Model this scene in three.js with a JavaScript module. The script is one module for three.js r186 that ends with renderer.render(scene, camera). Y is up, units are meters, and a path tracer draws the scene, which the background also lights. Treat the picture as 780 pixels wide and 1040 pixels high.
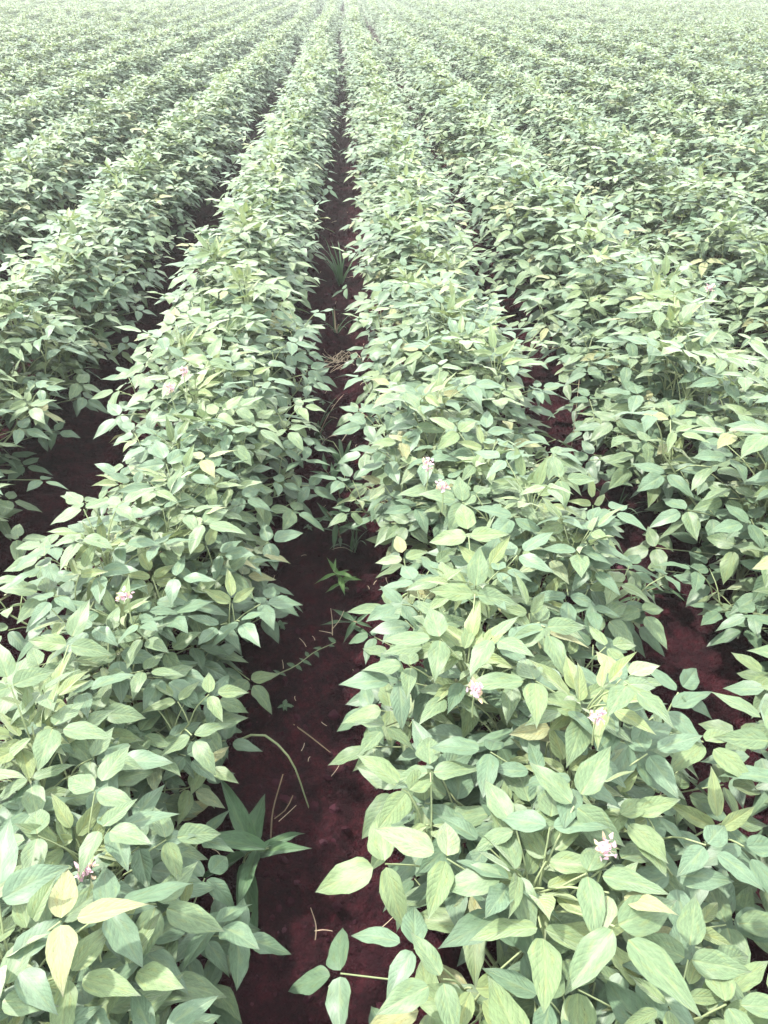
import * as THREE from 'three';
import { mergeGeometries } from 'three/addons/utils/BufferGeometryUtils.js';
import { createNoise2D } from 'simplex-noise';

// ---------------------------------------------------------------- camera, sky, sun, exposure
const scene = new THREE.Scene();
const camera = new THREE.PerspectiveCamera(67, 3 / 4, 0.05, 1500);
camera.rotation.order = 'YXZ';
camera.position.set(0, 1.5, 0);
camera.rotation.set(THREE.MathUtils.degToRad(-34.9), THREE.MathUtils.degToRad(-2.5), 0);

const sunDir = new THREE.Vector3(-0.55, 1.0, -0.30).normalize();
{ // a bright, thinly veiled summer sky: almost white, a little bluer overhead, milky round the sun
  const W = 512, H = 256, data = new Float32Array(W * H * 4), d = new THREE.Vector3();
  for (let r = 0; r < H; r++) for (let c = 0; c < W; c++) {
    const up = ((r + 0.5) / H - 0.5) * Math.PI, az = ((c + 0.5) / W - 0.5) * 2 * Math.PI;
    d.set(Math.cos(az) * Math.cos(up), Math.sin(up), Math.sin(az) * Math.cos(up));
    const k = Math.max(0, d.dot(sunDir)), glow = 0.35 * Math.pow(k, 6) + 0.9 * Math.pow(k, 60), h = Math.max(0, d.y);
    const i = (r * W + c) * 4;
    data[i] = 1.08 - 0.08 * h + glow; data[i + 1] = 1.11 - 0.05 * h + glow * 0.98; data[i + 2] = 1.11 - 0.01 * h + glow * 0.94; data[i + 3] = 1;
  }
  const sky = new THREE.DataTexture(data, W, H, THREE.RGBAFormat, THREE.FloatType);
  sky.mapping = THREE.EquirectangularReflectionMapping; sky.magFilter = THREE.LinearFilter; sky.needsUpdate = true;
  scene.background = sky; scene.environment = sky;
}
const sun = new THREE.DirectionalLight(new THREE.Color(1, 0.955, 0.88), 2.7);
sun.name = 'sun';
sun.position.copy(sunDir).multiplyScalar(60);
sun.castShadow = true; sun.shadow.radius = 4; sun.shadow.mapSize.set(4096, 4096);
Object.assign(sun.shadow.camera, { left: -20, right: 20, top: 20, bottom: -20, near: 1, far: 160 });
scene.add(sun, sun.target);
scene.fog = new THREE.FogExp2(new THREE.Color(0.97, 1.0, 0.97), 0.0036);

const renderer = new THREE.WebGLRenderer({ antialias: true });
renderer.toneMapping = THREE.LinearToneMapping;
renderer.toneMappingExposure = 4.1;
renderer.shadowMap.enabled = true;

// ---------------------------------------------------------------- small helpers
function rng(seed) { let s = seed | 0; return () => { s = (s + 0x6d2b79f5) | 0; let t = Math.imul(s ^ (s >>> 15), 1 | s); t = (t + Math.imul(t ^ (t >>> 7), 61 | t)) ^ t; return ((t ^ (t >>> 14)) >>> 0) / 4294967296; }; }
const noise2 = createNoise2D(rng(11)), noiseB = createNoise2D(rng(12));
const lerp = THREE.MathUtils.lerp, clamp = THREE.MathUtils.clamp;
const rad = THREE.MathUtils.degToRad;
const lin = (r, g, b) => new THREE.Color().setRGB(r, g, b);
const taken = new Map();
function numbered(name) { const n = taken.get(name) ?? 0; taken.set(name, n + 1); return n ? name + '_' + String(n).padStart(3, '0') : name; }
function shade(o) { o.traverse((m) => { if (m.isMesh) { m.castShadow = true; m.receiveShadow = true; } }); return o; }
function tag(o, label, category, group, kind) {
  o.userData = { label, category };
  if (group) o.userData.group = group;
  if (kind) o.userData.kind = kind;
  return o;
}
function part(name, geometry, material, parent) { const m = new THREE.Mesh(geometry, material); m.name = name; parent.add(m); return m; }
function dataTexture(n, fn, srgb) {
  const d = new Uint8Array(n * n * 4), px = [0, 0, 0];
  for (let y = 0; y < n; y++) for (let x = 0; x < n; x++) {
    fn((x + 0.5) / n, (y + 0.5) / n, px);
    const i = (y * n + x) * 4;
    for (let c = 0; c < 3; c++) d[i + c] = clamp(Math.round(px[c] * 255), 0, 255);
    d[i + 3] = 255;
  }
  const t = new THREE.DataTexture(d, n, n, THREE.RGBAFormat);
  t.magFilter = THREE.LinearFilter; t.minFilter = THREE.LinearMipmapLinearFilter; t.generateMipmaps = true;
  t.wrapS = t.wrapT = THREE.RepeatWrapping; if (srgb) t.colorSpace = THREE.SRGBColorSpace; t.needsUpdate = true;
  return t;
}
// noise that tiles over the unit square
function tiled(noise, u, v, f, o = 0) {
  const a = noise(u * f + o, v * f), b = noise((u - 1) * f + o, v * f), c = noise(u * f + o, (v - 1) * f), d = noise((u - 1) * f + o, (v - 1) * f);
  return lerp(lerp(a, b, u), lerp(c, d, u), v) * 1.25;
}

// ---------------------------------------------------------------- ground: dark, damp, reddish soil
const ROW = 0.80, GAP = -0.085;                       // distance between rows; middle of the weedy furrow
const rowX = (k, z) => GAP + (k + 0.5) * ROW + (k >= 1 ? -0.04 : k === 0 ? 0.03 : k === -1 ? 0.03 : 0) + 0.03 * noise2(z * 0.22, k * 3.1) + 0.05 * noise2(z * 0.045, k * 1.7 + 40) * clamp((-z - 6) / 20, 0, 1) * 3;
function groundY(x, z) {
  const far = clamp((-z - 16) / 14, 0, 1), ph = (x - GAP) / ROW;
  const ridge = 0.028 * (0.5 - 0.5 * Math.cos(ph * Math.PI * 2));
  const rough = 0.014 * noise2(x * 5.3, z * 4.1) + 0.010 * noiseB(x * 13, z * 12) + 0.006 * noise2(x * 31 + 9, z * 29) + 0.0035 * noiseB(x * 63, z * 61);
  return (ridge + rough - 0.012) * (1 - far);
}
{
  const xs = [], zs = [];
  const spread = (list, from, to, step) => { for (let v = from; v < to - 1e-6; v += step) list.push(v); };
  spread(xs, -600, -40, 80); spread(xs, -40, -4, 3); spread(xs, -4, -1.4, 0.12); spread(xs, -1.4, -0.34, 0.05); spread(xs, -0.34, 0.14, 0.014); spread(xs, 0.14, 1.2, 0.04); spread(xs, 1.2, 4, 0.12); spread(xs, 4, 40, 3); spread(xs, 40, 601, 80);
  spread(zs, -900, -120, 60); spread(zs, -120, -20, 4); spread(zs, -20, -8, 0.3); spread(zs, -8, -3.6, 0.05); spread(zs, -3.6, -0.4, 0.018); spread(zs, -0.4, 2, 0.12); spread(zs, 2, 60, 6);
  const nx = xs.length, nz = zs.length, P = new Float32Array(nx * nz * 3), U = new Float32Array(nx * nz * 2), I = [];
  for (let j = 0; j < nz; j++) for (let i = 0; i < nx; i++) {
    const k = j * nx + i, x = xs[i], z = zs[j];
    P[k * 3] = x; P[k * 3 + 1] = groundY(x, z); P[k * 3 + 2] = z; U[k * 2] = x / 1.3; U[k * 2 + 1] = z / 1.3;
    if (i < nx - 1 && j < nz - 1) I.push(k, k + nx, k + 1, k + 1, k + nx, k + nx + 1);
  }
  const g = new THREE.BufferGeometry();
  g.setAttribute('position', new THREE.BufferAttribute(P, 3)); g.setAttribute('uv', new THREE.BufferAttribute(U, 2)); g.setIndex(I); g.computeVertexNormals();
  const soilMap = dataTexture(1024, (u, v, p) => {
    const a = tiled(noise2, u, v, 5), b = tiled(noiseB, u, v, 17, 3), c = tiled(noise2, u, v, 60, 7), d = tiled(noiseB, u, v, 190, 1);
    const k = 0.62 + 0.12 * a + 0.12 * b + 0.11 * c + 0.13 * d, w = 0.04 * b + 0.03 * c, fleck = d > 0.86 ? 0.18 : 0;
    p[0] = k * (1 + w) + fleck; p[1] = k * (0.93 - w * 0.5) + fleck; p[2] = k * (0.95 - w) + fleck;
  }, true);
  const soilBump = dataTexture(1024, (u, v, p) => {
    p[0] = p[1] = p[2] = 0.5 + 0.16 * tiled(noise2, u, v, 22, 5) + 0.16 * tiled(noiseB, u, v, 70) + 0.13 * tiled(noise2, u, v, 210, 2);
  });
  const m = new THREE.MeshPhysicalMaterial({ name: 'damp_soil', color: lin(0.042, 0.0118, 0.0172), map: soilMap, bumpMap: soilBump, bumpScale: 0.012, roughness: 0.95, specularIntensity: 0.12 });
  const ground = part('ground', g, m, scene);
  ground.userData = { label: 'dark reddish bare soil between the rows', kind: 'structure', category: 'ground' };
  shade(ground);
}

// ---------------------------------------------------------------- leaf materials
function veinDistance(u, v) { // u across -1..1, v along 0..1: 0 on a vein
  const mid = Math.abs(u) * 6.0;
  const s = (v - Math.abs(u) * 0.30) * 9.0, f = Math.abs(s - Math.round(s)) * 2.4 + (v < 0.06 || s < 0.3 ? 0.6 : 0);
  return [mid, f];
}
const leafMaps = [21, 22, 23].map((seed) => {
  const nA = createNoise2D(rng(seed)), nB = createNoise2D(rng(seed + 50)), r = rng(seed + 90), specks = [];
  for (let i = 0; i < 16; i++) specks.push([r() * 1.8 - 0.9, r(), 0.006 + r() * r() * 0.025, r()]);
  return dataTexture(256, (x, y, p) => {
    const u = x * 2 - 1, v = y, [mid, f] = veinDistance(u, v);
    const vein = Math.max(Math.exp(-mid * mid * 3.2), 0.42 * Math.exp(-f * f * 14));
    const net = 0.035 * nA(u * 26, v * 40) + 0.05 * nB(u * 7, v * 8) + 0.05 * nA(u * 2.3, v * 2.6 + 5);
    const old = clamp(nB(u * 1.6 + 4, v * 2.1) - 0.35, 0, 1);
    let R = 0.80 + net + 0.10 * vein + 0.13 * old, G = 0.84 + net + 0.065 * vein + 0.05 * old, B = 0.80 + net + 0.05 * vein - 0.06 * old;
    for (const [su, sv, sr, kind] of specks) {
      const q = Math.hypot((u - su) * 0.6, v - sv) / sr;
      if (q < 1) { const k = (1 - q * q) * (kind < 0.6 ? 0.55 : 0.35); if (kind < 0.6) { R = lerp(R, 0.42, k); G = lerp(G, 0.36, k); B = lerp(B, 0.30, k); } else { R = lerp(R, 1, k); G = lerp(G, 0.98, k); B = lerp(B, 0.9, k); } }
    }
    p[0] = R; p[1] = G; p[2] = B;
  }, true);
});
const leafBump = dataTexture(256, (x, y, p) => {
  const u = x * 2 - 1, [mid, f] = veinDistance(u, y);
  const groove = Math.max(0.9 * Math.exp(-mid * mid * 1.6), 0.5 * Math.exp(-f * f * 4));
  p[0] = p[1] = p[2] = 0.75 - 0.45 * groove + 0.05 * noise2(u * 9, y * 12) + 0.03 * noiseB(u * 30, y * 42);
});
function leafMaterial(name, color, map, through = 0.24, coat = 0.55, coatRough = 0.46) {
  return new THREE.MeshPhysicalMaterial({
    name, color, map: leafMaps[map], bumpMap: leafBump, bumpScale: 0.0021, roughness: 0.95, transmission: through, thickness: 0,
    clearcoat: coat, clearcoatRoughness: coatRough, sheen: 0.18, sheenColor: lin(0.8, 0.9, 0.85), sheenRoughness: 0.6, side: THREE.DoubleSide, specularIntensity: 0.5,
  });
}
const TONES = {
  deep: leafMaterial('leaf_deep', lin(0.088, 0.136, 0.082), 0, 0),
  mature: leafMaterial('leaf_mature', lin(0.108, 0.160, 0.102), 1, 0),
  middle: leafMaterial('leaf_middle', lin(0.150, 0.208, 0.110), 2),
  fresh: leafMaterial('leaf_fresh', lin(0.208, 0.270, 0.128), 0, 0.36),
  young: leafMaterial('leaf_young', lin(0.268, 0.318, 0.138), 1, 0.4),
  pale: leafMaterial('leaf_pale', lin(0.29, 0.33, 0.21), 2, 0.3, 0.3),
  straw: leafMaterial('leaf_straw', lin(0.30, 0.29, 0.16), 0, 0.25, 0.2),
};
const stemMat = new THREE.MeshStandardMaterial({ name: 'stem_green', color: lin(0.19, 0.23, 0.11), roughness: 0.7 });
const woodyMat = new THREE.MeshStandardMaterial({ name: 'stem_brown', color: lin(0.20, 0.15, 0.09), roughness: 0.85 });
const petalMat = new THREE.MeshPhysicalMaterial({ name: 'petal_pink', color: lin(0.50, 0.33, 0.38), roughness: 0.9, transmission: 0.3, side: THREE.DoubleSide });
const witherMat = new THREE.MeshPhysicalMaterial({ name: 'petal_withered', color: lin(0.40, 0.31, 0.20), roughness: 0.95, transmission: 0.2, side: THREE.DoubleSide });
const strawMat = new THREE.MeshStandardMaterial({ name: 'dry_straw', color: lin(0.50, 0.40, 0.28), roughness: 0.85, side: THREE.DoubleSide });

// ---------------------------------------------------------------- leaflet shapes (length 1, base at the origin, along +z, upper face +y)
function leafletGeometry(o, nu, nv) {
  const { width, fold, curl, wave, phase, twist, asym, tip, holes } = o;
  const P = [], U = [], I = [], dead = new Set();
  const half = (t) => (width * Math.pow(t, 0.6) * Math.pow(1 - t, tip)) / (Math.pow(0.6 / (0.6 + tip), 0.6) * Math.pow(tip / (0.6 + tip), tip));
  const uOf = (i) => (i / nu) * 2 - 1;
  const place = (u, t) => {
    const s = u < 0 ? 1 - asym : 1 + asym, w = half(t) * s * (1 + 0.05 * Math.sin(t * 17 + phase * 3 + u));
    const x = u * w, a = curl * t;                                   // an arc along the leaflet
    const zc = Math.abs(curl) < 1e-3 ? t : Math.sin(a) / curl, yc = Math.abs(curl) < 1e-3 ? 0 : (Math.cos(a) - 1) / curl;
    const lift = fold * Math.abs(x) - 0.55 * fold * x * x / Math.max(width, 0.1) + wave * Math.abs(u) * Math.sin(t * 8.5 + phase + (u > 0 ? 1.7 : 0)) * Math.min(1, 3 * w);
    const tw = twist * t, c = Math.cos(tw), q = Math.sin(tw);
    P.push(x * c - lift * q, yc + x * q + lift * c, zc - lift * Math.sin(a) * 0.5);
    U.push(u * 0.5 + 0.5, t);
  };
  const grid = [];
  place(0, 0); grid.push(null);
  for (let j = 1; j < nv; j++) {
    const row = [];
    for (let i = 0; i <= nu; i++) {
      let u = uOf(i), t = lerp(j / nv, 0.5 - 0.5 * Math.cos((j / nv) * Math.PI), 0.6), cut = false;
      for (const [hu, ht, hr] of holes ?? []) {
        const du = (u - hu) * 0.33, dt = t - ht, q = Math.hypot(du, dt);
        if (q < hr) { const k = hr / Math.max(q, 1e-3); u = clamp(hu + (du * k) / 0.33, -1, 1); t = clamp(ht + dt * k, 0.03, 0.97); cut = true; }
      }
      row.push(P.length / 3); if (cut) dead.add(P.length / 3);
      place(u, t);
    }
    grid.push(row);
  }
  const last = P.length / 3; place(0, 1);
  const add = (a, b, c) => { if (!(dead.has(a) && dead.has(b) && dead.has(c))) I.push(a, b, c); };
  for (let i = 0; i < nu; i++) { add(0, grid[1][i], grid[1][i + 1]); add(grid[nv - 1][i], last, grid[nv - 1][i + 1]); }
  for (let j = 1; j < nv - 1; j++) for (let i = 0; i < nu; i++) { const a = grid[j][i], b = grid[j][i + 1], c = grid[j + 1][i], d = grid[j + 1][i + 1]; add(a, c, b); add(b, c, d); }
  const g = new THREE.BufferGeometry();
  g.setAttribute('position', new THREE.Float32BufferAttribute(P, 3)); g.setAttribute('uv', new THREE.Float32BufferAttribute(U, 2)); g.setIndex(I); g.computeVertexNormals();
  return g;
}
const shapes = { broad: [], narrow: [] };
{
  const r = rng(77);
  for (let i = 0; i < 20; i++) {
    const broad = i < 13, holey = broad && i % 6 === 2;
    const o = {
      width: broad ? 0.205 + r() * 0.07 : 0.14 + r() * 0.06, fold: broad ? 0.10 + r() * 0.34 : 0.35 + r() * 0.55, curl: (broad ? 0.0 : -0.15) + r() * 0.65, wave: 0.02 + r() * 0.055,
      phase: r() * 6.28, twist: (r() - 0.5) * 0.5, asym: (r() - 0.5) * 0.16, tip: 1.0 + r() * 0.42,
    };
    if (holey) { o.holes = []; const n = 1 + Math.floor(r() * 3); for (let k = 0; k < n; k++) o.holes.push([r() * 1.4 - 0.7, 0.2 + r() * 0.6, 0.052 + r() * 0.026]); }
    shapes[broad ? 'broad' : 'narrow'].push({ fine: leafletGeometry(o, holey ? 12 : 4, holey ? 18 : 11), mid: leafletGeometry({ ...o, holes: null }, 2, 6), far: leafletGeometry({ ...o, holes: null, wave: 0 }, 2, 3) });
  }
}

// a tapered stalk through points
function stalk(points, r0, r1, sides = 5, steps = 6) {
  const curve = new THREE.CatmullRomCurve3(points), fr = curve.computeFrenetFrames(steps, false), P = [], N = [], U = [], I = [];
  for (let j = 0; j <= steps; j++) {
    const p = curve.getPointAt(j / steps), w = lerp(r0, r1, j / steps);
    for (let i = 0; i <= sides; i++) {
      const a = (i / sides) * Math.PI * 2, n = fr.normals[j].clone().multiplyScalar(Math.cos(a)).addScaledVector(fr.binormals[j], Math.sin(a));
      P.push(p.x + n.x * w, p.y + n.y * w, p.z + n.z * w); N.push(n.x, n.y, n.z); U.push(i / sides, j / steps);
      if (j < steps && i < sides) { const k = j * (sides + 1) + i; I.push(k, k + 1, k + sides + 1, k + 1, k + sides + 2, k + sides + 1); }
    }
  }
  const g = new THREE.BufferGeometry();
  g.setAttribute('position', new THREE.Float32BufferAttribute(P, 3)); g.setAttribute('normal', new THREE.Float32BufferAttribute(N, 3)); g.setAttribute('uv', new THREE.Float32BufferAttribute(U, 2)); g.setIndex(I);
  return g;
}
const V = (x, y, z) => new THREE.Vector3(x, y, z);

// ---------------------------------------------------------------- how a soybean plant grows
function plantSpec(seed) {
  const r = rng(seed), leaves = [], stems = [];
  const height = 0.37 + r() * 0.05, lean = [(r() - 0.5) * 0.10, (r() - 0.5) * 0.10];
  const axis = (t) => V(lean[0] * t * t, height * t, lean[1] * t * t);
  stems.push([V(0, -0.03, 0), axis(0.3), axis(0.65), axis(1)]);
  const branches = [];
  for (let b = 0; b < 6; b++) {
    const a = b * 1.05 + r() * 0.5 + (seed % 7), t0 = 0.10 + 0.05 * b, s = axis(t0), reach = b % 2 ? 0.16 + r() * 0.07 : 0.06 + r() * 0.08, up = b % 2 ? 0.10 + r() * 0.12 : 0.24 + r() * 0.09;
    const tipP = V(s.x + Math.cos(a) * reach, s.y + up, s.z + Math.sin(a) * reach);
    const pts = [s, V(lerp(s.x, tipP.x, 0.5), lerp(s.y, tipP.y, 0.36), lerp(s.z, tipP.z, 0.5)), tipP];
    stems.push(pts); branches.push(pts);
  }
  const put = (at, az, len, elev, size, tone, young, droop) => leaves.push({
    at, az, len, elev, droop, roll: (r() - 0.5) * 0.6, young, tone: ((q) => [0, 1, 2].map(() => tone(clamp(q + (r() - 0.5) * 0.12, 0, 0.999))))(r()), size: [1, 0.9 + r() * 0.08, 0.9 + r() * 0.08].map((k) => k * size),
    shape: [0, 1, 2].map(() => Math.floor(r() * (young ? 7 : 13))), spread: [0, 1].map(() => rad(young ? 52 + r() * 25 : 72 + r() * 24)), tilt: [0, 1, 2].map(() => (r() - 0.5) * 0.36),
  });
  r();
  // full grown leaves are the same mix of greens wherever they sit on the plant; leaflets still unfolding at the shoot tips are yellower
  const grown = (q) => (q < 0.20 ? 'deep' : q < 0.52 ? 'mature' : q < 0.82 ? 'middle' : q < 0.975 ? 'fresh' : q < 0.9975 ? 'pale' : 'straw'), low = grown, mid = grown, top = grown;
  const bud = (q) => (q < 0.45 ? 'fresh' : q < 0.95 ? 'young' : 'pale');
  let az = r() * 6.28;
  const step = () => (az += 2.4 + (r() - 0.5) * 0.5);
  const size = (a, b) => 0.86 * (a + r() * b);
  for (let i = 0; i < 14; i++) put(axis(0.12 + 0.032 * i), step(), 0.17 + r() * 0.09, rad(2 + r() * 34), size(0.074, 0.024), low, false, rad(8 + r() * 32));
  for (let i = 0; i < 10; i++) put(axis(0.52 + 0.038 * i), step(), 0.09 + r() * 0.08, rad(30 + r() * 26), size(0.076, 0.026), mid, false, rad(-14 + r() * 34));
  for (let i = 0; i < 8; i++) put(axis(0.82 + 0.022 * i), step(), 0.06 + r() * 0.09, rad(46 + r() * 28), size(0.064, 0.030), top, false, rad(-28 + r() * 40));
  for (let i = 0; i < 5; i++) put(axis(0.95 + 0.01 * i), step(), 0.03 + r() * 0.05, rad(60 + r() * 24), size(0.056, 0.034), bud, true, rad(-60 + r() * 55));
  for (const [s, m, e] of branches) {
    const out = Math.atan2(e.x - s.x, e.z - s.z);
    if (r() < 0.6) put(m, out + 1.2 + r() * 0.7, 0.07 + r() * 0.06, rad(5 + r() * 30), size(0.07, 0.024), low, false, rad(8 + r() * 32));
    put(m.clone().lerp(e, 0.3), out - 1.1 + r() * 0.6, 0.07 + r() * 0.06, rad(10 + r() * 30), size(0.072, 0.024), low, false, rad(6 + r() * 32));
    put(e.clone().lerp(m, 0.45), out + 0.7 + r() * 0.5, 0.07 + r() * 0.05, rad(24 + r() * 28), size(0.074, 0.026), mid, false, rad(-10 + r() * 34));
    put(e.clone().lerp(m, 0.15), out - 1.6 + r() * 0.8, 0.05 + r() * 0.05, rad(34 + r() * 26), size(0.068, 0.026), r() < 0.5 ? mid : top, false, rad(-18 + r() * 38));
    if (r() < 0.6) put(e.clone().lerp(m, 0.3), out + 2.2 + r() * 0.8, 0.06 + r() * 0.05, rad(28 + r() * 28), size(0.07, 0.026), mid, false, rad(-14 + r() * 34));
    put(e, out - 0.7 + r() * 1.1, 0.05 + r() * 0.05, rad(38 + r() * 28), size(0.066, 0.028), top, false, rad(-26 + r() * 42));
    put(e, out + 1.6 + r() * 1.4, 0.02 + r() * 0.04, rad(52 + r() * 28), size(0.056, 0.034), bud, true, rad(-52 + r() * 54));
  }
  return { seed, stems, leaves, height, top: axis(1) };
}
function petioleGeometry(l, sides, steps) {
  const c = Math.cos(l.elev), s = Math.sin(l.elev), n = l.len;
  return stalk([V(0, 0, 0), V(0, n * s * 0.62, n * c * 0.42), V(0, n * s, n * c)], 0.0016, 0.0011, sides, steps);
}
// matrices of the three leaflets inside the leaf's own frame (leaf frame: stem attachment, turned to its azimuth)
function leafletMatrices(l) {
  const c = Math.cos(l.elev), s = Math.sin(l.elev), end = new THREE.Matrix4().makeTranslation(0, l.len * s, l.len * c);
  const tilt = new THREE.Matrix4().makeRotationFromEuler(new THREE.Euler(l.droop, 0, l.roll, 'YXZ'));
  end.multiply(tilt);
  return [0, 1, 2].map((k) => {
    const m = end.clone(), a = k === 0 ? 0 : k === 1 ? l.spread[0] : -l.spread[1];
    m.multiply(new THREE.Matrix4().makeRotationFromEuler(new THREE.Euler((k ? 0.06 : 0.0) + l.tilt[k] * 0.5, a, l.tilt[k], 'YXZ')));
    m.multiply(new THREE.Matrix4().makeTranslation(0, 0, k ? 0.004 : 0.016));
    return m.multiply(new THREE.Matrix4().makeScale(l.size[k], l.size[k], l.size[k]));
  });
}
const leafFrame = (l) => new THREE.Matrix4().compose(l.at, new THREE.Quaternion().setFromAxisAngle(V(0, 1, 0), l.az), V(1, 1, 1));
const shapeOf = (l, k) => shapes[l.young ? 'narrow' : 'broad'][l.shape[k]];
function stemGeometry(spec, sides, steps) { return mergeGeometries(spec.stems.map((p, i) => stalk(p, i ? 0.0032 : 0.0050, i ? 0.0018 : 0.0024, sides, steps))); }

// every leaf its own part, every leaflet a sub-part
function finePlant(spec) {
  const root = new THREE.Group();
  part('stem', stemGeometry(spec, 6, 8), stemMat, root);
  for (const l of spec.leaves) {
    const leaf = part('leaf', petioleGeometry(l, 5, 5), stemMat, root); leaf.applyMatrix4(leafFrame(l));
    leafletMatrices(l).forEach((m, k) => part('leaflet', shapeOf(l, k).fine, TONES[l.tone[k]], leaf).applyMatrix4(m));
  }
  return shade(root);
}
// farther off: every leaf one part of three leaflets
function middlePlant(spec) {
  const root = new THREE.Group();
  part('stem', stemGeometry(spec, 4, 4), stemMat, root);
  for (const l of spec.leaves) {
    const g = mergeGeometries(leafletMatrices(l).map((m, k) => shapeOf(l, k).mid.clone().applyMatrix4(m)));
    part('leaf', g, TONES[l.tone[0]], root).applyMatrix4(leafFrame(l));
  }
  return shade(root);
}
// the far rows: one mesh of leaflets for a whole plant, drawn many times
function farSheets(spec, level, grow) {
  const byTone = {};
  for (const l of spec.leaves) {
    const f = leafFrame(l), k0 = l.young ? 'young' : l.tone[0], key = { deep: 'deep', mature: 'mature', straw: 'middle', pale: 'fresh' }[k0] ?? k0;
    leafletMatrices(l).forEach((m, k) => (byTone[key] ??= []).push(shapeOf(l, k)[level].clone().applyMatrix4(f.clone().multiply(m).multiply(new THREE.Matrix4().makeScale(grow, grow, grow)))));
  }
  const tones = Object.keys(byTone);
  return [tones, mergeGeometries(tones.map((t) => mergeGeometries(byTone[t])), true)];
}

// ---------------------------------------------------------------- the rows: where every plant stands
const NEAR = 66, MIDDLE = 234;
const spots = [];
{
  const r = rng(5), toCam = new THREE.Matrix4(), p = V(0, 0, 0);
  camera.updateMatrixWorld(true); toCam.copy(camera.matrixWorld).invert();
  const ty = Math.tan(rad(67 / 2)), tx = ty * 0.75;
  for (let k = -60; k <= 60; k++) {
    for (let z = 0.75 + r() * 0.1; z > -120; z -= 0.13 + r() * 0.045) {
      const x = rowX(k, z) + (r() - 0.5) * (0.14 + 0.12 * clamp((z + 2.6) / 1.4, 0, 1)), d = Math.hypot(x, z);
      const turn = r() * 6.283, s = (1.03 + 0.11 * r() + 0.05 * noiseB(z * 0.8, k * 5.3)) * (k >= 1 ? 1.10 : k === 0 ? 1.04 : 1.03) * (1 - 0.02 * clamp((z + 2.6) / 1.4, 0, 1)), pick = r(), thin = noise2(z * 0.6 + 30, k * 2.7), skip = r();
      if (Math.abs(x) > 2.2 + 0.62 * -z) continue;
      if (z < -95 + clamp((x - 15) * 5, 0, 42)) continue;     // the field's far edge
      if (thin > 0.86 && skip < 0.3) continue;
      p.set(x, 0.42, z).applyMatrix4(toCam);
      const inView = p.z < -0.2 && Math.abs(p.x) < -p.z * tx + 0.24 && Math.abs(p.y) < -p.z * ty + 0.30;
      spots.push({ k, x, z, turn, s, pick, d, inView, slant: -p.z });
    }
  }
}
const near = spots.filter((s) => s.inView).sort((a, b) => a.slant - b.slant);
const fineSpots = near.slice(0, NEAR), middleSpots = near.slice(NEAR, NEAR + MIDDLE), rest = new Set(spots);
for (const s of near.slice(0, NEAR + MIDDLE)) rest.delete(s);

const rowWords = {
  '-3': 'three rows out on the sunward side of the weedy furrow', '-2': 'two rows out on the sunward side of the weedy furrow', '-1': 'in the row that casts shade into the weedy furrow',
  0: 'in the row whose sunlit side faces the weedy furrow', 1: 'one row behind the row sunlit along the weedy furrow',
  2: 'two rows behind the row sunlit along the weedy furrow', 3: 'three rows behind the row sunlit along the weedy furrow',
};
function dress(o, s, note) {
  o.name = numbered('soybean_plant');
  o.position.set(s.x, groundY(s.x, s.z), s.z); o.rotation.y = s.turn; o.scale.setScalar(s.s);
  const where = rowWords[s.k] ?? (s.k < 0 ? 'many rows out on the sunward side of the weedy furrow' : 'many rows behind the row sunlit along the furrow');
  tag(o, (note ?? 'leafy green soybean plant') + ' ' + where, 'soybean plant', note ? undefined : 'soybean plants ' + where);
  scene.add(o);
}

// pink, partly withered flowers on short stalks near the top of some plants
function flowerGeometry(seed, petals, spreadR) {
  const r = rng(seed), list = [];
  for (let i = 0; i < petals; i++) {
    const g = shapes.broad[Math.floor(r() * 12)].far.clone(), s = 0.009 + r() * 0.009;
    g.scale(s * 1.25, s, s);
    g.applyMatrix4(new THREE.Matrix4().makeRotationFromEuler(new THREE.Euler(-r() * 1.5, r() * 6.28, (r() - 0.5) * 2, 'YXZ')));
    const a = r() * 6.28, h = r();
    g.translate(Math.cos(a) * spreadR * r(), h * 0.026, Math.sin(a) * spreadR * r());
    list.push(g);
  }
  return mergeGeometries(list);
}
const flowerGeoms = [1, 2, 3].map((k) => flowerGeometry(300 + k, 26, 0.016)), witherGeoms = [1, 2, 3].map((k) => flowerGeometry(330 + k, 9, 0.02));
function addFlower(plant, x, y, z, i, size = 1) {
  const f = new THREE.Group(); f.name = 'flower_cluster'; f.position.set(x, y, z); f.scale.setScalar(size); f.rotation.y = i * 1.9; plant.add(f);
  f.userData.label = 'pale pink cluster of small partly withered flowers';
  part('petal', flowerGeoms[i % 3], petalMat, f).userData.kind = 'stuff'; part('withered_petal', witherGeoms[i % 3], witherMat, f).userData.kind = 'stuff';
  part('flower_stalk', stalk([V(0, -0.07, 0.004), V(0.002, -0.03, 0), V(0, 0.012, 0)], 0.0018, 0.0012, 5, 4), stemMat, f);
  shade(f);
}

const specs = []; for (let i = 0; i < 12; i++) specs.push(plantSpec(1000 + i * 37));
const fineProtos = specs.map(finePlant), middleProtos = specs.map(middlePlant);
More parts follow.
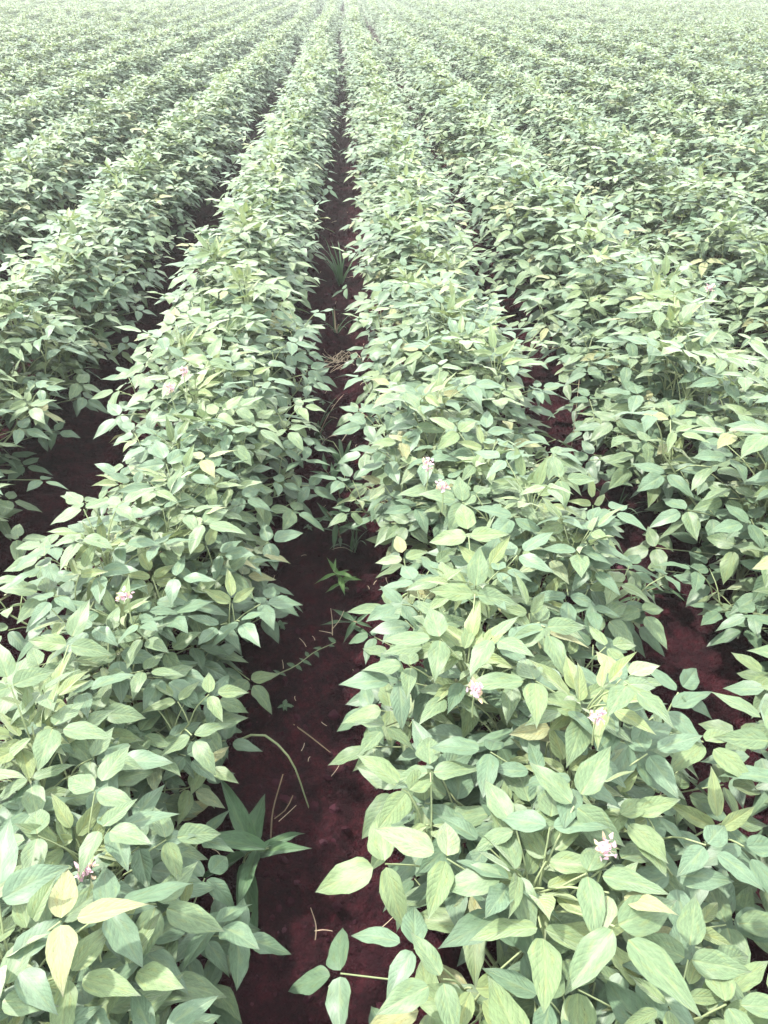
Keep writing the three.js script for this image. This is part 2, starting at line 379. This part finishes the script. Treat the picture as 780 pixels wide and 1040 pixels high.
// blooms seen on the canopy, in metres
const blooms = [[0.345, -0.745, 0.63], [0.31, -0.555, 0.60], [0.175, -0.81, 0.62], [-0.41, -1.05, 0.62], [-0.46, -1.80, 0.66], [-0.44, -1.88, 0.67], [-0.38, -0.60, 0.52], [0.185, -1.37, 0.63], [0.16, -1.44, 0.64], [1.12, -1.6, 0.64], [1.2, -2.5, 0.66]];
const bloomOf = new Map();
blooms.forEach((b) => { let best, q = 9; for (const s of fineSpots) { const d = Math.hypot(s.x - b[0], s.z - b[1]); if (d < q) { q = d; best = s; } } bloomOf.set(best, [...(bloomOf.get(best) ?? []), b]); });
fineSpots.forEach((s, i) => {
  const o = fineProtos[Math.floor(s.pick * 12)].clone();
  const b = bloomOf.get(s);
  dress(o, s, b ? 'soybean plant with pink flowers' : undefined);
  if (b) { o.userData.group = 'flowering ' + 'soybean plants'; o.updateMatrixWorld(true); b.forEach((w, j) => { const l = o.worldToLocal(V(w[0], w[2], w[1])); addFlower(o, l.x, l.y - 0.03, l.z, i + j, 0.72); }); }
});
middleSpots.forEach((s) => dress(middleProtos[Math.floor(s.pick * 12)].clone(), s));

// all the farther plants of the field, too many and too small to tell apart
{
  const field = new THREE.Group(); field.name = 'soybean_crop';
  tag(field, 'far rows of soybean plants merging into one pale green crop', 'crop', undefined, 'stuff');
  const m = new THREE.Matrix4(), q = new THREE.Quaternion(), up = V(0, 1, 0), rr = rng(404);
  for (let v = 0; v < 6; v++) {                                     // single plants nearby
    const list = [...rest].filter((s) => s.d <= 20 && Math.floor(s.pick * 6) === v);
    const [tones, g] = farSheets(specs[v], 'mid', 1);
    const im = new THREE.InstancedMesh(g, tones.map((t) => TONES[t]), list.length); im.name = 'foliage'; im.userData.kind = 'stuff';
    list.forEach((s, i) => im.setMatrixAt(i, m.compose(V(s.x, groundY(s.x, s.z), s.z), q.setFromAxisAngle(up, s.turn), V(s.s, s.s, s.s))));
    im.castShadow = im.receiveShadow = true; field.add(im);
  }
  const stretches = new Map();                                      // farther off, the same plants eight at a time along their row
  for (const s of rest) if (s.d > 20) { const key = s.k + ',' + Math.floor(-s.z / 1.2); if (!stretches.has(key)) stretches.set(key, { k: s.k, z: -(Math.floor(-s.z / 1.2) + 0.5) * 1.2, pick: s.pick }); }
  for (let v = 0; v < 7; v++) {
    const parts = {};
    for (let i = 0; i < 8; i++) {
      const [tones, g] = farSheets(specs[(v * 5 + i * 7) % 12], 'far', 1.08), s = 1.03 + rr() * 0.11 + 0.05 * (v % 3 - 1);
      m.compose(V((rr() - 0.5) * 0.14, 0, (i - 3.5) * 0.15 + (rr() - 0.5) * 0.05), q.setFromAxisAngle(up, rr() * 6.283), V(s, s, s));
      g.groups.forEach((run, t) => {
        const cut = g.clone(); cut.setIndex(Array.from(g.index.array.subarray(run.start, run.start + run.count))); cut.clearGroups();
        (parts[tones[t]] ??= []).push(cut.toNonIndexed().applyMatrix4(m));
      });
    }
    const tones = Object.keys(parts), g = mergeGeometries(tones.map((t) => mergeGeometries(parts[t])), true);
    const list = [...stretches.values()].filter((s) => Math.floor(s.pick * 7) === v);
    const im = new THREE.InstancedMesh(g, tones.map((t) => TONES[t]), list.length); im.name = 'foliage'; im.userData.kind = 'stuff';
    list.forEach((s, i) => im.setMatrixAt(i, m.compose(V(rowX(s.k, s.z), 0, s.z), q.setFromAxisAngle(up, (s.pick * 997) % 1 < 0.5 ? 0 : Math.PI), V(1, 1 + 0.10 * noiseB(s.z * 0.5, s.k), 1))));
    im.castShadow = im.receiveShadow = true; field.add(im);
  }
  scene.add(field);
}

// ---------------------------------------------------------------- clods lying on the soil of the furrows
{
  const r = rng(909), base = [0, 1, 2].map((k) => {
    const g = new THREE.IcosahedronGeometry(1, 1), p = g.attributes.position, v = V(0, 0, 0);
    for (let i = 0; i < p.count; i++) { v.fromBufferAttribute(p, i); v.multiplyScalar(1 + 0.32 * noise2(v.x * 1.3 + k * 9, v.y * 1.3 + v.z * 1.7)); p.setXYZ(i, v.x, v.y * 0.7, v.z); }
    g.computeVertexNormals(); return g;
  });
  const clods = new THREE.Group(); clods.name = 'soil_clods'; tag(clods, 'small crumbly clods of dark reddish soil lying in the furrows', 'soil', undefined, 'stuff');
  const tints = [lin(0.024, 0.007, 0.011), lin(0.033, 0.010, 0.0155), lin(0.055, 0.022, 0.030)], m = new THREE.Matrix4(), q = new THREE.Quaternion();
  base.forEach((g, k) => {
    const n = [1500, 1000, 260][k], im = new THREE.InstancedMesh(g, new THREE.MeshPhysicalMaterial({ name: 'clod', color: tints[k], roughness: 0.95, specularIntensity: 0.12 }), n);
    for (let i = 0; i < n; i++) {
      const lane = r(), x = (lane < 0.7 ? GAP : lane < 0.9 ? GAP + ROW : GAP - ROW) + (r() + r() - 1) * 0.36, z = 0.1 - Math.pow(r(), 1.5) * 9, s = 0.0025 + Math.pow(r(), 4) * 0.013;
      im.setMatrixAt(i, m.compose(V(x, groundY(x, z) + s * 0.25, z), q.setFromEuler(new THREE.Euler(r() * 6, r() * 6, r() * 6)), V(s, s * 0.8, s)));
    }
    im.name = 'clod'; im.castShadow = im.receiveShadow = true; clods.add(im);
  });
  scene.add(clods);
}

// ---------------------------------------------------------------- weeds, straw and bare stalks in the furrows
const weedMat = leafMaterial('weed_green', lin(0.085, 0.16, 0.075), 1, 0.3, 0.4), weedLight = leafMaterial('weed_light', lin(0.14, 0.27, 0.07), 2, 0.35, 0.3);
const landmarks = [], known = { 41: 'upright grass clump', 42: 'wispy grass clump', 43: 'arching grass', 44: 'short strap leaved weed', 45: 'fine tufted grass', 46: 'broad strap leaved weed', 47: 'thin grass', 51: 'tangled straw tuft', 52: 'scattered straw', 61: 'tall narrow leaved weed', 62: 'bushy weed', 63: 'low light green weed', 64: 'low grey green weed', 65: 'bright green weed', 66: 'dark drooping weed' };
function place(name, x, z, label, category, group) {
  const o = new THREE.Group(); o.name = numbered(name); o.position.set(x, groundY(x, z), z); scene.add(o); tag(o, label, category, group); return o;
}
// a grass blade or strap leaf: rises, arches over and tapers to a point
function blade(length, width, rise, bend, seed) {
  const n = 8, P = [], U = [], I = []; let y = 0, z = 0;
  const r = rng(seed), sway = (r() - 0.5) * 0.25;
  for (let j = 0; j <= n; j++) {
    const t = j / n, a = rise - bend * t * t, w = width * 0.5 * Math.pow(Math.min(1, t * 4 + 0.35), 0.7) * Math.pow(1 - t, 0.55), x = sway * length * t * t;
    for (const u of [-1, 0, 1]) { P.push(x + u * w, y + Math.abs(u) * w * 0.45, z); U.push(u * 0.5 + 0.5, t); }
    y += (Math.sin(a) * length) / n; z += (Math.cos(a) * length) / n;
    if (j < n) for (const u of [0, 1]) { const k = j * 3 + u; I.push(k, k + 3, k + 1, k + 1, k + 3, k + 4); }
  }
  const g = new THREE.BufferGeometry();
  g.setAttribute('position', new THREE.Float32BufferAttribute(P, 3)); g.setAttribute('uv', new THREE.Float32BufferAttribute(U, 2)); g.setIndex(I); g.computeVertexNormals();
  return g;
}
function grassWeed(x, z, n, length, width, label, seed, mat = weedMat, toward = null, spread = 6.283) {
  const o = place('grass_weed', x, z, label, 'weed', 'weeds in the furrow'), r = rng(seed);
  for (let i = 0; i < n; i++) {
    const b = part('blade', blade(length * (0.55 + r() * 0.5), width * (0.7 + r() * 0.5), rad(48 + r() * 38), 0.5 + r() * 1.3, seed + i), r() < 0.12 ? strawMat : mat, o);
    b.rotation.y = toward === null ? r() * 6.283 : toward + (r() - 0.5) * spread; b.position.set((r() - 0.5) * 0.02, -0.004, (r() - 0.5) * 0.02);
  }
  landmarks.push([x, z, known[seed]]); return shade(o);
}
function leafyWeed(x, z, height, n, size, squeeze, label, seed, mat = weedMat, lean = [0, 0]) {
  const o = place('leafy_weed', x, z, label, 'weed', 'weeds in the furrow'), r = rng(seed);
  const pts = [V(0, -0.02, 0), V(lean[0] * 0.3, height * 0.5, lean[1] * 0.3), V(lean[0], height, lean[1])], curve = new THREE.CatmullRomCurve3(pts);
  part('stem', stalk(pts, 0.0028, 0.0014, 5, 6), r() < 0.5 ? stemMat : woodyMat, o);
  for (let i = 0; i < n; i++) {
    const t = 0.18 + (0.82 * (i + 0.5)) / n, p = curve.getPoint(t), s = size * (0.7 + 0.5 * r()) * (1.15 - 0.4 * t);
    const m = part('leaf', shapes.narrow[Math.floor(r() * 7)].fine, mat, o);
    m.position.copy(p); m.rotation.order = 'YXZ'; m.rotation.set(rad(-38 + r() * 55), i * 2.4 + r() * 0.8, (r() - 0.5) * 0.6); m.scale.set(s * squeeze, s, s);
  }
  landmarks.push([x, z, known[seed]]); return shade(o);
}
function strawTuft(x, z, n, reach, label, seed) {
  const o = place('straw_tuft', x, z, label, 'straw', 'dry straw in the furrow'), r = rng(seed);
  for (let i = 0; i < n; i++) {
    const a = r() * 6.283, l = reach * (0.4 + r() * 0.7), up = r() * r() * l * 0.9, bx = (r() - 0.5) * reach * 0.5, bz = (r() - 0.5) * reach * 0.6;
    part('straw', stalk([V(bx, 0.002, bz), V(bx + Math.cos(a) * l * 0.5, 0.008 + up * 0.8, bz + Math.sin(a) * l * 0.5), V(bx + Math.cos(a + 0.4) * l, 0.006 + up * (r() * 0.8), bz + Math.sin(a + 0.4) * l)], 0.0013 + r() * 0.0011, 0.0007, 4, 4), r() < 0.75 ? strawMat : woodyMat, o);
  }
  landmarks.push([x, z, known[seed]]); return shade(o);
}
function bareStalk(name, x, z, points, radius, mat, label, twigs = []) {
  const o = place(name, x, z, label, 'stalk', 'bare stalks in the furrow');
  part('stem', stalk(points.map((p) => V(...p)), radius, radius * 0.5, 5, 8), mat, o);
  for (const t of twigs) part('twig', stalk(t.map((p) => V(...p)), radius * 0.7, radius * 0.4, 4, 4), mat, o);
  return shade(o);
}

grassWeed(-0.06, -4.52, 14, 0.30, 0.016, 'green grass clump standing upright in the furrow beyond the straw tuft', 41);
grassWeed(-0.08, -3.75, 9, 0.18, 0.011, 'thin wispy grass clump just past the straw tuft in the furrow', 42);
strawTuft(-0.06, -3.42, 44, 0.13, 'tangled tuft of dry tan straw lying across the bare furrow', 51);
strawTuft(0.03, -2.80, 18, 0.10, 'small scatter of dry straw under the sunlit row beside the furrow', 52);
bareStalk('dry_stalk', 0.07, -2.80, [[0.04, 0.10, 0.05], [-0.02, 0.07, 0.02], [-0.10, 0.015, 0.12], [-0.13, 0.004, 0.19]], 0.0036, strawMat, 'long tan dry stalk slanting down from the sunlit row onto the soil', [[[-0.04, 0.06, 0.04], [-0.03, 0.05, 0.10], [0.0, 0.02, 0.14]]]);
grassWeed(-0.15, -2.62, 8, 0.24, 0.016, 'arching grass weed leaning into the furrow from the shading row', 43, weedMat, 1.1, 2.2);
bareStalk('grass_stalk', -0.17, -2.52, [[-0.02, 0, 0], [0.02, 0.10, 0.02], [0.10, 0.12, 0.08], [0.14, 0.02, 0.24]], 0.0017, stemMat, 'single thin grass stalk arching over and down onto the bare soil');
grassWeed(-0.05, -2.44, 6, 0.15, 0.030, 'short weed with broad strap leaves beside the arching grass', 44, weedMat);
leafyWeed(-0.05, -2.22, 0.15, 10, 0.10, 0.55, 'weed with narrow pointed leaves tallest along the sunlit row', 61, weedMat, [-0.05, 0.02]);
leafyWeed(-0.05, -1.98, 0.14, 12, 0.095, 0.5, 'bushy weed with narrow leaves between two other narrow leaved weeds', 62, weedMat, [-0.04, 0.03]);
grassWeed(-0.01, -1.95, 9, 0.16, 0.009, 'fine tufted grass at the foot of the sunlit row', 45);
leafyWeed(-0.04, -1.76, 0.10, 10, 0.085, 0.6, 'low light green weed at the foot of the sunlit row', 63, weedLight, [-0.03, 0.03]);
leafyWeed(-0.025, -1.62, 0.06, 7, 0.085, 0.55, 'low grey green weed spreading on the soil under the sunlit row', 64, weedMat, [0.02, 0.05]);
bareStalk('bare_stem', -0.075, -1.565, [[0, -0.01, 0], [0.002, 0.05, 0], [0.0, 0.10, 0.004]], 0.0018, strawMat, 'thin pale forked stem standing upright in the bare furrow', [[[0, 0.02, 0], [0.02, 0.05, 0], [0.035, 0.09, 0.004]], [[0, 0.005, 0], [-0.02, 0.012, 0.0], [-0.035, 0.02, 0.004]]]);
{ // a creeping weed with small paired leaves
  const o = place('creeping_weed', -0.15, -1.47, 'creeping weed with small paired leaves lying flat on the bare soil', 'weed', 'weeds in the furrow'), r = rng(71);
  const pts = [V(-0.08, 0.006, 0.06), V(-0.02, 0.010, 0.03), V(0.03, 0.010, -0.02), V(0.085, 0.008, -0.055)], c = new THREE.CatmullRomCurve3(pts);
  part('stem', stalk(pts, 0.0016, 0.001, 5, 8), stemMat, o);
  for (let i = 0; i < 11; i++) { const p = c.getPoint(clamp((i + r() * 1.6) / 11, 0, 1)), m = part('leaf', shapes.broad[[0, 1, 3, 4][i % 4]].mid, weedMat, o); m.position.copy(p); m.rotation.order = 'YXZ'; m.rotation.set(-0.25 + r() * 0.3, (i % 2 ? 0.85 : -2.3) + (r() - 0.5) * 1.3, (r() - 0.5) * 0.4); const s = 0.014 + r() * 0.016; m.scale.set(s, s, s); }
  landmarks.push([-0.15, -1.47, 'creeping weed']); shade(o);
}
leafyWeed(-0.30, -1.56, 0.20, 14, 0.07, 0.5, 'bright green narrow leaved weed under the row that shades the furrow', 65, weedLight, [0.05, 0.02]);
leafyWeed(-0.255, -0.90, 0.12, 8, 0.17, 0.66, 'weed with long broad strap leaves reaching out over the dark furrow', 46, weedMat, [0.07, 0.04]);
bareStalk('bare_stem', -0.19, -0.98, [[-0.01, -0.01, 0.02], [0.0, 0.07, 0.0], [0.025, 0.15, -0.03]], 0.0022, woodyMat, 'thin brown upright stem in deep shade beside the strap leaved weed', [[[0.002, 0.05, 0.005], [0.03, 0.09, 0.01], [0.045, 0.12, 0.0]]]);
bareStalk('bent_stalk', -0.24, -1.12, [[-0.03, 0.13, 0], [0.02, 0.155, 0.005], [0.08, 0.12, 0.04], [0.12, 0.004, 0.09]], 0.0030, stemMat, 'grey green bare stalk bent over from the shading row to the soil');
bareStalk('bare_stem', -0.10, -0.76, [[0.0, -0.01, 0.01], [0.004, 0.04, 0], [-0.004, 0.085, -0.01]], 0.0014, strawMat, 'short pale dry stem standing in the dark soil of the furrow', [[[0.001, 0.02, 0], [0.02, 0.03, 0.004], [0.035, 0.028, 0.006]]]);
bareStalk('dry_stalk', -0.13, -1.22, [[-0.05, 0.006, -0.05], [0, 0.014, 0], [0.055, 0.008, 0.05]], 0.0020, woodyMat, 'brown dry stalk lying flat on the shaded soil');
leafyWeed(0.80, -1.66, 0.14, 9, 0.13, 0.42, 'dark weed with long drooping leaves in the closed furrow behind the sunlit row', 66, weedMat, [0.04, 0.06]);
grassWeed(0.86, -2.05, 8, 0.20, 0.010, 'thin grass in the closed furrow behind the sunlit row', 47);
bareStalk('bare_stem', 0.80, -2.45, [[0, -0.01, 0], [0.0, 0.15, 0], [-0.01, 0.34, 0]], 0.0022, strawMat, 'tall pale dry stem standing in the closed furrow behind the sunlit row');

// tiny seedlings, and bits of straw trodden into the soil
[[-0.235, -1.72], [-0.22, -1.60], [-0.19, -1.31], [-0.02, -1.25], [-0.16, -2.05], [-0.13, -3.0]].forEach(([x, z], i) => {
  const o = place('seedling', x, z, 'tiny weed seedling with a few small leaves on the bare furrow soil', 'weed', 'seedlings on the furrow soil'), r = rng(500 + i);
  part('stem', stalk([V(0, -0.008, 0), V(0.002, 0.008, 0), V(0, 0.016, 0.002)], 0.0011, 0.0008, 4, 3), stemMat, o);
  for (let k = 0; k < 4 + (i % 3); k++) { const m = part('leaf', shapes.broad[[0, 1, 3, 4][k % 4]].mid, weedMat, o), q = 0.013 + r() * 0.012; m.position.set(0, 0.014, 0); m.rotation.order = 'YXZ'; m.rotation.set(-0.2 + r() * 0.3, k * 1.5 + r(), 0); m.scale.set(q, q, q); }
  shade(o);
});
{
  const r = rng(611), n = 110, im = new THREE.InstancedMesh(stalk([V(-0.5, 0, 0), V(0, 0.06, 0.05), V(0.5, 0, 0)], 0.022, 0.016, 4, 3), strawMat, n), m = new THREE.Matrix4(), q = new THREE.Quaternion();
  for (let i = 0; i < n; i++) { const x = GAP + (r() + r() - 1) * 0.28 + (r() < 0.25 ? ROW : 0), z = -0.4 - Math.pow(r(), 1.3) * 6, l = 0.015 + r() * r() * 0.045; im.setMatrixAt(i, m.compose(V(x, groundY(x, z) + 0.003, z), q.setFromEuler(new THREE.Euler((r() - 0.5) * 0.2, r() * 6.28, (r() - 0.5) * 0.35)), V(l, Math.min(l, 0.04), 0.04))); }
  im.name = 'straw_litter'; tag(im, 'short bits of dry straw scattered over the furrow soil', 'straw', undefined, 'stuff'); im.castShadow = im.receiveShadow = true; scene.add(im);
}

// plants that stand right beside a weed are told apart by it
for (const [wx, wz, what] of landmarks) {
  let best, q = 0.6;
  for (const o of scene.children) if (o.userData.category === 'soybean plant' && o.userData.group && !o.userData.marked) { const d = Math.hypot(o.position.x - wx, o.position.z - wz); if (d < q) { q = d; best = o; } }
  if (best) { best.userData.label = best.userData.label.replace('leafy green soybean plant', 'soybean plant beside the ' + what).replace('weedy furrow', 'furrow').split(' ').slice(0, 16).join(' '); best.userData.marked = 1; }
}

// the bare track beyond the far corner of the field
{
  const g = new THREE.PlaneGeometry(160, 30).rotateX(-Math.PI / 2).translate(98, 0.004, -72);
  const t = part('dirt_track', g, new THREE.MeshStandardMaterial({ name: 'pale_dirt', color: lin(0.42, 0.30, 0.22), roughness: 1 }), scene);
  t.userData = { label: 'pale bare dirt track beyond the far corner of the field', kind: 'structure', category: 'track' }; t.receiveShadow = true;
}

renderer.render(scene, camera);
